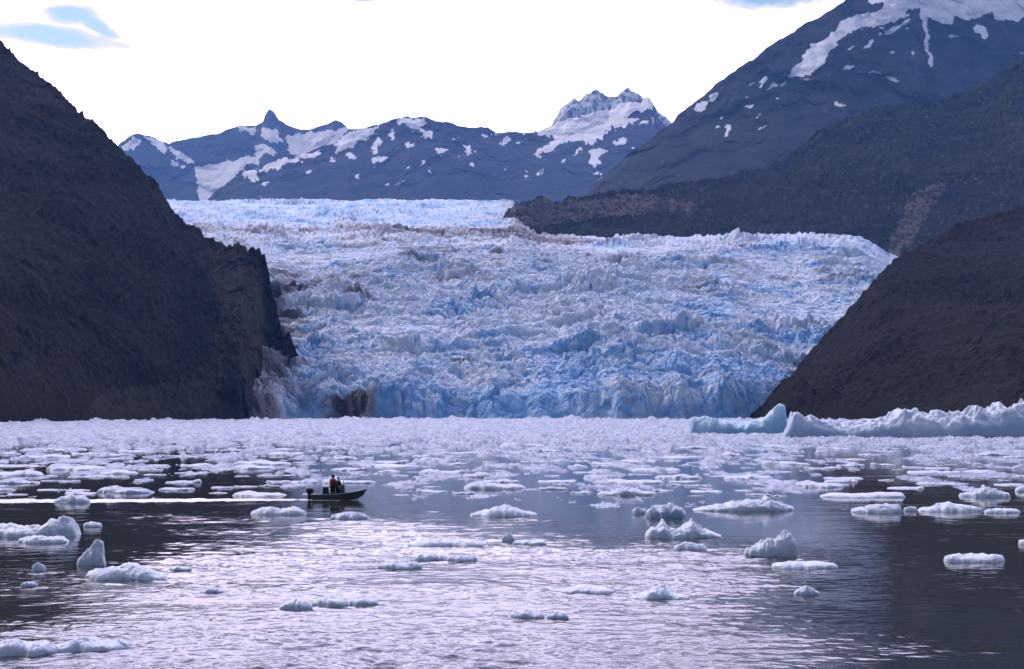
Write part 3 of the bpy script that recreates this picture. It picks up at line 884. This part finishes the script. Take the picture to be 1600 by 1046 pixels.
AREAS = [  # x range, water row range, how many, width range px, label, group
    ((-20, 480), (700, 776), 74, (26, 110), 'white drift floe in the crowd on the dark water left of the boat', 'floes crowding the dark water left of the boat'),
    ((480, 800), (698, 778), 44, (22, 96), 'pale drift floe scattered on the blue water between boat and glacier front', 'floes behind and right of the boat'),
    ((800, 1250), (696, 776), 66, (24, 100), 'white drift floe strewn over the blue water right of the middle below the cyan iceberg', 'floes strewn below the cyan iceberg'),
    ((1250, 1620), (698, 764), 44, (18, 80), 'small white drift floe on the dark patch of water below the biggest iceberg', 'floes below the biggest iceberg'),
]
taken = [(x0, x1, yb) for (_, _, x0, x1, yb, _, _) in BERGS]
def clash(x, y, w):
    for (a, b, yy) in taken:
        if abs(y - yy) < 5 and x + w / 2 > a and x - w / 2 < b: return True
    if 470 < x + w / 2 and x - w / 2 < 590 and 770 < y < 792: return True
    return False
for (xr, yr, cnt, wr, lab, grp) in AREAS:
    done = tries = 0
    while done < cnt and tries < 4000:
        tries += 1
        y = yr[0] + (yr[1] - yr[0]) * rng.random() ** 1.25
        x = rng.uniform(*xr)
        w = wr[0] + (wr[1] - wr[0]) * rng.random() ** 2.2
        w *= 0.75 + 0.35 * (y - 700) / 75
        if clash(x, y, w): continue
        taken.append((x - w * .4, x + w * .4, y)); done += 1
        d = float(depth_on_water(y)); Lm = w * d / F
        o = bpy.data.objects.new('ice_floe', rng.choice(KINDS))
        COL.objects.link(o)
        sc = Lm / 4.0
        hz = min(sc, 1.4) * rng.uniform(0.32, 0.68)
        o.scale = (sc, sc * rng.uniform(0.8, 1.6), hz)
        o.location = ((x - CX) / F * d, d, 0)
        o.rotation_euler = (0, 0, rng.choice((0, math.pi)) + rng.uniform(-0.45, 0.45))
        tag(o, lab, 'ice floe', grp)


def make_brash():
    py = np.concatenate([np.linspace(655.2, 700, 150), np.linspace(700.3, 800, 260)])[::-1]
    px = np.arange(-260, 1861, 1.35)
    d = depth_on_water(py)[:, None]
    x = (px[None, :] - CX) / F * d
    y = np.broadcast_to(d, x.shape)
    PYg = np.broadcast_to(py[:, None], x.shape); PXg = np.broadcast_to(px[None, :], x.shape)
    n = fbm(x / 5.5, y / 22, None, 6, 601, 0.66) * 0.75
    edge = 3.5 * fbm(PXg / 110, 0 * PXg + 1.5, None, 3, 607)
    cov = np.interp(PYg + edge, [655, 684, 689, 694, 705, 735, 765, 785, 800], [0.5, 0.36, 0.20, -0.02, -0.15, -0.22, -0.28, -0.38, -0.5])
    cov = cov - 0.30 * sstep(500, 440, PXg) * sstep(742, 756, PYg)
    cov = cov - 0.16 * sstep(1230, 1330, PXg) * sstep(692, 704, PYg) * sstep(1480, 1400, PXg) + 0.10 * sstep(1420, 1500, PXg) * sstep(740, 700, PYg)
    cov = cov + 0.10 * sstep(560, 700, PXg) * sstep(1250, 1100, PXg) * sstep(770, 735, PYg)
    lump = np.clip(fbm(x / 3.2, y / 3.2, None, 4, 613, 0.6) + 0.25, 0, 1.2) + 1.5 * np.clip(fbm(x / 16, y / 16, None, 3, 617) - 0.22, 0, 1) * (1 + 2.2 * sstep(500, 900, d))
    a = np.clip((n + cov) * 3.0, -0.4, 1.0)
    z = np.where(a > 0, a * (0.10 + 0.85 * lump * (0.45 + 0.55 * sstep(735, 690, PYg))), a)
    me = mesh_from_grid('brash_ice', np.stack([x, y, z], -1), keep=z > -0.02, smooth=True)
    o = obj('brash_ice', me, brash_mat())
    tag(o, 'pack of small broken ice covering the water in front of the glacier', 'brash ice', kind='stuff')


make_brash()


# ------------------------------------------------------------------ boat, crew, wake
def skin_mesh(name, nodes, edges, sub=2):
    """nodes: {key: (x, y, z, r)}; grows one continuous surface round the joints"""
    keys = list(nodes)
    me = bpy.data.meshes.new(name)
    me.from_pydata([nodes[k][:3] for k in keys], [(keys.index(a), keys.index(b)) for a, b in edges], [])
    o = bpy.data.objects.new(name + '_build', me)
    COL.objects.link(o)
    sk = o.modifiers.new('skin', 'SKIN')
    for i, k in enumerate(keys):
        r = nodes[k][3]
        me.skin_vertices[0].data[i].radius = (r, r) if not isinstance(r, tuple) else r
    me.skin_vertices[0].data[0].use_root = True
    ss = o.modifiers.new('sub', 'SUBSURF')
    ss.levels = sub; ss.render_levels = sub
    dg = bpy.context.evaluated_depsgraph_get()
    dg.update()
    out = bpy.data.meshes.new_from_object(o.evaluated_get(dg))
    out.name = name
    bpy.data.objects.remove(o)
    for p in out.polygons: p.use_smooth = True
    return out


def bm_obj(name, bm, mat, parent=None, loc=None, smooth=False):
    bmesh.ops.recalc_face_normals(bm, faces=bm.faces)
    me = bpy.data.meshes.new(name)
    bm.to_mesh(me); bm.free()
    for p in me.polygons: p.use_smooth = smooth
    return obj(name, me, mat, parent, loc)


def box(bm, x0, x1, y0, y1, z0, z1, bev=0.0):
    g = bmesh.ops.create_cube(bm, size=1.0, matrix=Matrix.Translation(((x0 + x1) / 2, (y0 + y1) / 2, (z0 + z1) / 2)) @ Matrix.Diagonal((x1 - x0, y1 - y0, z1 - z0, 1)))
    if bev:
        es = list({e for v in g['verts'] for e in v.link_edges})
        bmesh.ops.bevel(bm, geom=es, offset=bev, segments=2, affect='EDGES')


def tube(bm, pts, r, n=8):
    rings = []
    for i, p in enumerate(pts):
        a = Vector(pts[max(0, i - 1)]); b = Vector(pts[min(len(pts) - 1, i + 1)])
        t = (b - a).normalized()
        up = Vector((0, 0, 1)) if abs(t.z) < 0.9 else Vector((1, 0, 0))
        s = t.cross(up).normalized(); u = s.cross(t)
        rings.append([bm.verts.new(Vector(p) + r * (math.cos(2 * math.pi * k / n) * s + math.sin(2 * math.pi * k / n) * u)) for k in range(n)])
    for a, b in zip(rings, rings[1:]):
        for k in range(n): bm.faces.new((a[k], a[(k + 1) % n], b[(k + 1) % n], b[k]))
    bm.faces.new(rings[0][::-1]); bm.faces.new(rings[-1])


def make_boat():
    d = float(depth_on_water(781.5))
    bx = (489.5 - CX) / F * d
    root = bpy.data.objects.new('motorboat', None)
    COL.objects.link(root)
    root.location = (bx, d, 0)
    root.rotation_euler = (0, math.radians(-1.5), math.radians(3))
    tag(root, 'small dark olive open motorboat running to the right with an outboard engine', 'boat')
    m_hull = plain('dark_olive_hull_paint', (0.085, 0.092, 0.078), 0.45, 0, 5)
    m_rail = plain('worn_aluminium', (0.42, 0.42, 0.43), 0.4, 0.8, 9)
    m_black = plain('black_engine_paint', (0.018, 0.018, 0.02), 0.35)
    m_gear = plain('dark_canvas', (0.03, 0.032, 0.03), 0.8, 0, 14)
    m_wood = plain('weathered_bench_board', (0.10, 0.085, 0.07), 0.7, 0, 10)
    # hull: stations from transom to stem; half beam, sheer height, chine and keel height
    ST = [(0.00, 0.70, 0.50, 0.56, -0.16), (0.6, 0.76, 0.48, 0.62, -0.18), (1.4, 0.80, 0.48, 0.64, -0.18), (2.2, 0.78, 0.50, 0.58, -0.17), (2.9, 0.66, 0.56, 0.42, -0.13),
          (3.5, 0.44, 0.66, 0.22, -0.02), (3.95, 0.20, 0.77, 0.07, 0.22), (4.28, 0.02, 0.86, 0.01, 0.70)]
    ST = [(x, b_, s_ * 0.88 if s_ > 0 else s_, c_, k_) for (x, b_, s_, c_, k_) in ST]
    bm = bmesh.new()
    rows = []
    for (x, b, s, c, k) in ST:
        ch = k + (s - k) * 0.28
        out = [(-b, s), (-(b + c) / 2 - 0.02, ch + (s - ch) * .45), (-c, ch), (0, k), (c, ch), ((b + c) / 2 + 0.02, ch + (s - ch) * .45), (b, s)]
        t = 0.03
        bi = max(b - t, 0.004); ci = max(c - t, 0.003)
        kk = min(k + t + 0.05, s - 0.05)
        inn = [(bi, s), ((bi + ci) / 2 + 0.01, ch + (s - ch) * .45), (ci, ch + t), (0, kk), (-ci, ch + t), (-(bi + ci) / 2 - 0.01, ch + (s - ch) * .45), (-bi, s)]
        rows.append([bm.verts.new((x, y, z)) for y, z in out + inn])
    n = 14
    for a, b in zip(rows, rows[1:]):
        for k in range(n): bm.faces.new((a[k], a[(k + 1) % n], b[(k + 1) % n], b[k]))
    bm.faces.new(rows[0]); bm.faces.new(rows[-1][::-1])
    bm_obj('hull', bm, m_hull, root)
    for sgn in (-1, 1):
        bm = bmesh.new()
        tube(bm, [(x, sgn * (b + 0.012), s + 0.015) for (x, b, s, c, k) in ST], 0.025)
        bm_obj('gunwale', bm, m_rail, root, smooth=True)
    for x in (0.55, 2.0, 3.05):
        bm = bmesh.new()
        w = float(np.interp(x, [s[0] for s in ST], [s[1] for s in ST])) - 0.06
        box(bm, x - 0.14, x + 0.14, -w, w, 0.36, 0.40, 0.01)
        bm_obj('bench', bm, m_wood, root)
    bm = bmesh.new(); box(bm, 0.05, 3.2, -0.5, 0.5, 0.0, 0.04)
    bm_obj('floor_board', bm, m_wood, root)
    # steering console with a sloping screen
    bm = bmesh.new(); box(bm, 2.20, 2.54, -0.30, 0.30, 0.04, 1.12, 0.03)
    con = bm_obj('console', bm, m_hull, root)
    bm = bmesh.new(); box(bm, 2.44, 2.46, -0.29, 0.29, 1.1, 1.46, 0.004)
    bm_obj('windscreen', bm, m_black, con)
    bm = bmesh.new(); tube(bm, [(2.14 + 0.03 * math.sin(a), 0.16 * math.cos(a), 1.00 + 0.16 * math.sin(a)) for a in np.linspace(0, 2 * math.pi, 15)], 0.014, 6)
    bm_obj('steering_wheel', bm, m_black, con)
    # outboard engine on the transom
    bm = bmesh.new()
    box(bm, -0.46, 0.10, -0.19, 0.19, 0.50, 0.92, 0.07)
    eng = bm_obj('outboard_engine', bm, m_black, root, smooth=False)
    bm = bmesh.new(); box(bm, -0.36, -0.06, -0.09, 0.09, -0.30, 0.54, 0.04)
    bm_obj('engine_leg', bm, m_black, eng)
    bm = bmesh.new(); box(bm, -0.10, 0.08, -0.12, 0.12, 0.30, 0.56, 0.02)
    bm_obj('clamp', bm, m_rail, eng)
    bm = bmesh.new(); box(bm, -0.45, 0.0, -0.09, 0.09, -0.34, -0.31, 0.01)
    bm_obj('cavitation_plate', bm, m_black, eng)
    bm = bmesh.new()
    for k in range(3):
        a = 2 * math.pi * k / 3
        c0 = Vector((-0.36, 0, -0.45))
        e = Vector((0, math.cos(a), math.sin(a)))
        q = Vector((0, -math.sin(a), math.cos(a)))
        vs = [bm.verts.new(c0 + e * 0.02 - q * 0.03), bm.verts.new(c0 + e * 0.13 - q * 0.06 + Vector((0.03, 0, 0))), bm.verts.new(c0 + e * 0.15 + q * 0.03), bm.verts.new(c0 + e * 0.02 + q * 0.03 + Vector((-0.02, 0, 0)))]
        bm.faces.new(vs)
    bmesh.ops.solidify(bm, geom=bm.faces[:], thickness=0.008)
    bm_obj('propeller', bm, m_rail, eng)

    def at(x, y, z):
        return root.matrix_basis @ Vector((x, y, z))
    bpy.context.view_layer.update()
    # dark gear box behind the helmsman: loose cargo
    bm = bmesh.new(); box(bm, -0.24, 0.24, -0.3, 0.3, 0, 0.86, 0.05)
    box(bm, -0.26, 0.26, -0.32, 0.32, 0.86, 0.94, 0.03)
    g = bm_obj('gear_box', bm, m_gear, None, at(1.06, 0, 0.045)); g.rotation_euler = root.rotation_euler
    tag(g, 'dark upright gear box standing in the boat behind the person in red', 'box')
    return root, at


def head_into(me, c, r, fwd=1.0):
    """a head with nose, brow, eyes, mouth and ears added to a body mesh, looking along +x"""
    bm = bmesh.new(); bm.from_mesh(me)
    g = bmesh.ops.create_uvsphere(bm, u_segments=28, v_segments=20, radius=1.0)
    for v in g['verts']:
        x, y, z = v.co
        face = max(0.0, x)
        w = 0.80 - 0.16 * max(0, -z) ** 1.5
        nx, ny, nz = x * 0.92, y * w, z * 1.14
        nose = math.exp(-((y / 0.13) ** 2) - ((z + 0.12) / 0.20) ** 2) * (x > 0)
        eye = (math.exp(-(((abs(y) - 0.32) / 0.13) ** 2) - ((z - 0.04) / 0.10) ** 2)) * (x > 0)
        mouth = math.exp(-((y / 0.24) ** 2) - ((z + 0.47) / 0.05) ** 2) * (x > 0)
        chin = math.exp(-((y / 0.3) ** 2) - ((z + 0.78) / 0.2) ** 2) * (x > 0)
        ear = math.exp(-((x / 0.16) ** 2) - ((z + 0.02) / 0.22) ** 2) * (abs(y) > 0.6)
        nx += 0.30 * nose - 0.10 * eye - 0.05 * mouth + 0.08 * chin
        ny += math.copysign(0.16 * ear, y)
        v.co = Vector(c) + Vector((nx, ny, nz)) * r
    bm.to_mesh(me); bm.free()
    for p in me.polygons: p.use_smooth = True


def fingers(nodes, edges, wrist, palm_dir, side, up, tagk):
    """palm, four unequal curled fingers and a thumb grown from a wrist joint"""
    w = Vector(nodes[wrist][:3]); f = Vector(palm_dir).normalized(); s = Vector(side).normalized(); u = Vector(up).normalized()
    p = w + f * 0.055
    nodes[tagk + 'p'] = (*p, (0.034, 0.018)); edges.append((wrist, tagk + 'p'))
    for i, (off, ln) in enumerate(((-0.032, 0.070), (-0.011, 0.080), (0.011, 0.075), (0.032, 0.058))):
        a = p + f * 0.038 + s * off
        b = a + f * ln * 0.5 - u * ln * 0.15
        c = b + f * ln * 0.25 - u * ln * 0.40
        nodes[f'{tagk}a{i}'] = (*a, 0.0095); nodes[f'{tagk}b{i}'] = (*b, 0.0088); nodes[f'{tagk}c{i}'] = (*c, 0.0075)
        edges += [(tagk + 'p', f'{tagk}a{i}'), (f'{tagk}a{i}', f'{tagk}b{i}'), (f'{tagk}b{i}', f'{tagk}c{i}')]
    a = p - s * 0.045 - f * 0.01
    b = a - s * 0.015 + f * 0.035 - u * 0.012
    nodes[tagk + 't'] = (*a, 0.011); nodes[tagk + 'u'] = (*b, 0.009)
    edges += [(tagk + 'p', tagk + 't'), (tagk + 't', tagk + 'u')]


def make_person(label, loc, rotz, H, pose, m_skin, m_jacket, m_trousers, m_hat, hat_kind):
    s = H / 1.78
    if pose == 'stand':
        J = dict(pel=(0, 0, .95), sp=(0.01, 0, 1.15), ch=(0.02, 0, 1.34), nk=(0.03, 0, 1.50), hdb=(0.06, 0, 1.58))
        legs = {1: ((0.0, .10, .90), (0.06, .12, .50), (0.0, .13, .09), (0.14, .15, .04)), -1: ((0.0, -.10, .90), (0.10, -.12, .50), (0.06, -.13, .09), (0.20, -.15, .04))}
        arms = {1: ((0.02, .19, 1.42), (0.10, .27, 1.14), (0.36, .20, 1.06)), -1: ((0.02, -.19, 1.42), (0.08, -.28, 1.14), (0.34, -.22, 1.02))}
    else:
        J = dict(pel=(0, 0, .50), sp=(0.03, 0, .70), ch=(0.06, 0, .90), nk=(0.09, 0, 1.06), hdb=(0.12, 0, 1.14))
        legs = {1: ((0.05, .10, .49), (0.44, .14, .52), (0.40, .14, .09), (0.53, .16, .04)), -1: ((0.05, -.10, .49), (0.44, -.14, .52), (0.42, -.14, .09), (0.55, -.16, .04))}
        arms = {1: ((0.06, .19, .98), (0.16, .26, .72), (0.38, .16, .62)), -1: ((0.06, -.19, .98), (0.18, -.26, .72), (0.40, -.16, .62))}
    S = lambda p: tuple(c * s for c in p)
    N, E = {}, []
    for k, r in (('pel', .115), ('sp', .105), ('ch', .125), ('nk', .055), ('hdb', .060)): N[k] = (*S(J[k]), r * s)
    E += [('pel', 'sp'), ('sp', 'ch'), ('ch', 'nk'), ('nk', 'hdb')]
    for g in (1, -1):
        hp, kn, an, to = legs[g]
        for k, p, r in (('hip', hp, .085), ('kne', kn, .058), ('ank', an, .040), ('toe', to, .038)): N[f'{k}{g}'] = (*S(p), r * s)
        E += [('pel', f'hip{g}'), (f'hip{g}', f'kne{g}'), (f'kne{g}', f'ank{g}'), (f'ank{g}', f'toe{g}')]
        sh, el, wr = arms[g]
        for k, p, r in (('sho', sh, .062), ('elb', el, .045), ('wri', wr, .030)): N[f'{k}{g}'] = (*S(p), r * s)
        E += [('ch', f'sho{g}'), (f'sho{g}', f'elb{g}'), (f'elb{g}', f'wri{g}')]
        fingers(N, E, f'wri{g}', Vector(wr) - Vector(el), (0, 1 if g < 0 else -1, 0), (0, 0, 1), f'h{g}')
    me = skin_mesh('person', N, E, 2)
    hc = Vector(N['hdb'][:3]) + Vector((0.02, 0, 0.10)) * s
    head_into(me, hc, 0.105 * s)
    o = obj('person', me, m_skin, None, loc)
    o.rotation_euler = (0, 0, rotz)
    tag(o, label, 'person')
    # clothes follow the same joints a little further out
    JN, JE = {}, []
    for k, r in (('pel', .200), ('sp', .215), ('ch', .225), ('nk', .105)): JN[k] = (N[k][0], N[k][1], N[k][2] - (0.03 if k == 'nk' else 0), r * s)
    JE += [('pel', 'sp'), ('sp', 'ch'), ('ch', 'nk')]
    for g in (1, -1):
        for k, r in (('sho', .115), ('elb', .100), ('wri', .065)): JN[f'{k}{g}'] = (*N[f'{k}{g}'][:3], r * s)
        JE += [('ch', f'sho{g}'), (f'sho{g}', f'elb{g}'), (f'elb{g}', f'wri{g}')]
    obj('jacket', skin_mesh('jacket', JN, JE, 2), m_jacket, o)
    TN, TE = {'pel': (*N['pel'][:3], .135 * s)}, []
    for g in (1, -1):
        for k, r in (('hip', .128), ('kne', .105), ('ank', .080)): TN[f'{k}{g}'] = (*N[f'{k}{g}'][:3], r * s)
        TE += [('pel', f'hip{g}'), (f'hip{g}', f'kne{g}'), (f'kne{g}', f'ank{g}')]
    obj('trousers', skin_mesh('trousers', TN, TE, 2), m_trousers, o)
    for g in (1, -1):
        BN = {'a': (N[f'ank{g}'][0], N[f'ank{g}'][1], N[f'ank{g}'][2] + .12 * s, .066 * s), 'b': (*N[f'ank{g}'][:3], .060 * s), 'c': (*N[f'toe{g}'][:3], .050 * s)}
        obj('boot', skin_mesh('boot', BN, [('a', 'b'), ('b', 'c')], 2), M_boot, o)
    bm = bmesh.new()
    gq = bmesh.ops.create_uvsphere(bm, u_segments=24, v_segments=16, radius=1.0)
    rm = []
    for v in gq['verts']:
        x, y, z = v.co
        lim = 0.22 if hat_kind == 'hat' else (-0.15 if x < 0.35 else 2)
        if (hat_kind == 'hat' and z < 0.15 - 0.15 * (x < 0)) or (hat_kind == 'hood' and x > 0.55 and z < 0.6): rm.append(v)
        v.co = hc + Vector((x * 0.98 - 0.06 * (hat_kind == 'hood'), y * 0.92, z * 1.20 + 0.03)) * (0.138 if hat_kind == 'hood' else 0.116) * s
    bmesh.ops.delete(bm, geom=rm, context='VERTS')
    bmesh.ops.solidify(bm, geom=bm.faces[:], thickness=0.012)
    bm_obj('knitted_hat' if hat_kind == 'hat' else 'hood', bm, m_hat, o, smooth=True)
    return o


boat, on_boat = make_boat()
M_boot = plain('black_rubber', (0.02, 0.02, 0.02), 0.5)
M_skin = plain('skin', (0.50, 0.32, 0.25), 0.55, 0, 20, 0.06)
M_red = plain('red_jacket_cloth', (0.30, 0.018, 0.025), 0.75, 0, 12)
M_olive = plain('dark_green_jacket_cloth', (0.035, 0.042, 0.032), 0.8, 0, 12)
M_dark = plain('dark_trouser_cloth', (0.028, 0.028, 0.03), 0.8, 0, 12)
M_palehat = plain('pale_wool', (0.52, 0.46, 0.48), 0.9, 0, 30)
make_person('person in a red jacket and red hood standing in the boat', on_boat(1.56, -0.05, 0.05), 0.95, 1.86, 'stand', M_skin, M_red, M_dark, M_red, 'hood')
make_person('person in a dark jacket and pale hat at the console of the boat', on_boat(1.95, 0.10, 0.05), -0.7, 1.68, 'stand', M_skin, M_olive, M_dark, M_palehat, 'hat')


def make_wake():
    d = float(depth_on_water(781.5))
    # stern foam trail: a ragged churned strip along the boat's track
    nxw, nyw = 900, 26
    x0 = (-140 - CX) / F * d; x1 = (566 - CX) / F * d
    xs = np.linspace(x0, x1, nxw)[None, :]
    vs = np.linspace(-1, 1, nyw)[:, None]
    sx = (489 - CX) / F * d
    back = np.clip((sx - xs), 0, None)
    half = 0.65 + 0.9 * sstep(0, 10, back) + 1.2 * sstep(8, 32, back) + 0.6 * fbm(xs / 2.6, 0 * xs, None, 5, 701, 0.65)
    half = half * np.where(xs > sx, np.clip((x1 - xs) / (x1 - sx), 0, 1) * 0.75 + 0.25, 1)
    y = d + 0.15 - 1.3 * sstep(3, 20, back) + vs * half * 1.4 - back * 0.004 - 0.5 * np.where(xs > sx, 1, 0) * sstep(0, 0.4, xs - sx)
    x = xs + 0 * vs
    n = fbm(x / 1.3, y / 0.8, None, 4, 705, 0.6)
    core = np.clip(1 - np.abs(vs) ** 2, 0, 1)
    z = 0.06 * (core - 0.46 + 1.1 * n - 0.22 * sstep(10, 36, back))
    me = mesh_from_grid('wake', np.stack([x, y, z], -1), keep=z > -0.02)
    n_ = NT('wake_foam')
    q = n_.noise(n_.pos(), 3.0, 6, 0.65)
    n_.color(n_.mix(n_.mapr(q, 0.35, 0.65), (0.40, 0.41, 0.46), (0.68, 0.67, 0.71)))
    n_.rough(0.35, 0.5); n_.bump(q, 0.05, 0.8)
    o = obj('wake', me, n_.m)
    tag(o, 'white foam trail stretching from the left edge to the boat', 'wake', kind='stuff')


make_wake()


# ------------------------------------------------------------------ air
def make_haze():
    bm = bmesh.new()
    box(bm, -7000, 7000, -400, 13200, -60, 2050)
    me = bpy.data.meshes.new('haze'); bm.to_mesh(me); bm.free()
    m = bpy.data.materials.new('pale_blue_air'); m.use_nodes = True
    t = m.node_tree; t.nodes.clear()
    out = t.nodes.new('ShaderNodeOutputMaterial')
    v = t.nodes.new('ShaderNodeVolumePrincipled')
    v.inputs['Color'].default_value = HAZE_COL
    v.inputs['Density'].default_value = HAZE
    v.inputs['Absorption Color'].default_value = (1, 1, 1, 1)
    v.inputs['Anisotropy'].default_value = 0.0
    t.links.new(v.outputs[0], out.inputs['Volume'])
    o = obj('haze', me, m)
    tag(o, 'thin blue haze over the whole fjord', 'haze', kind='stuff')


HAZE = 5.2e-5
HAZE_COL = (0.20, 0.44, 1.0, 1)
make_haze()
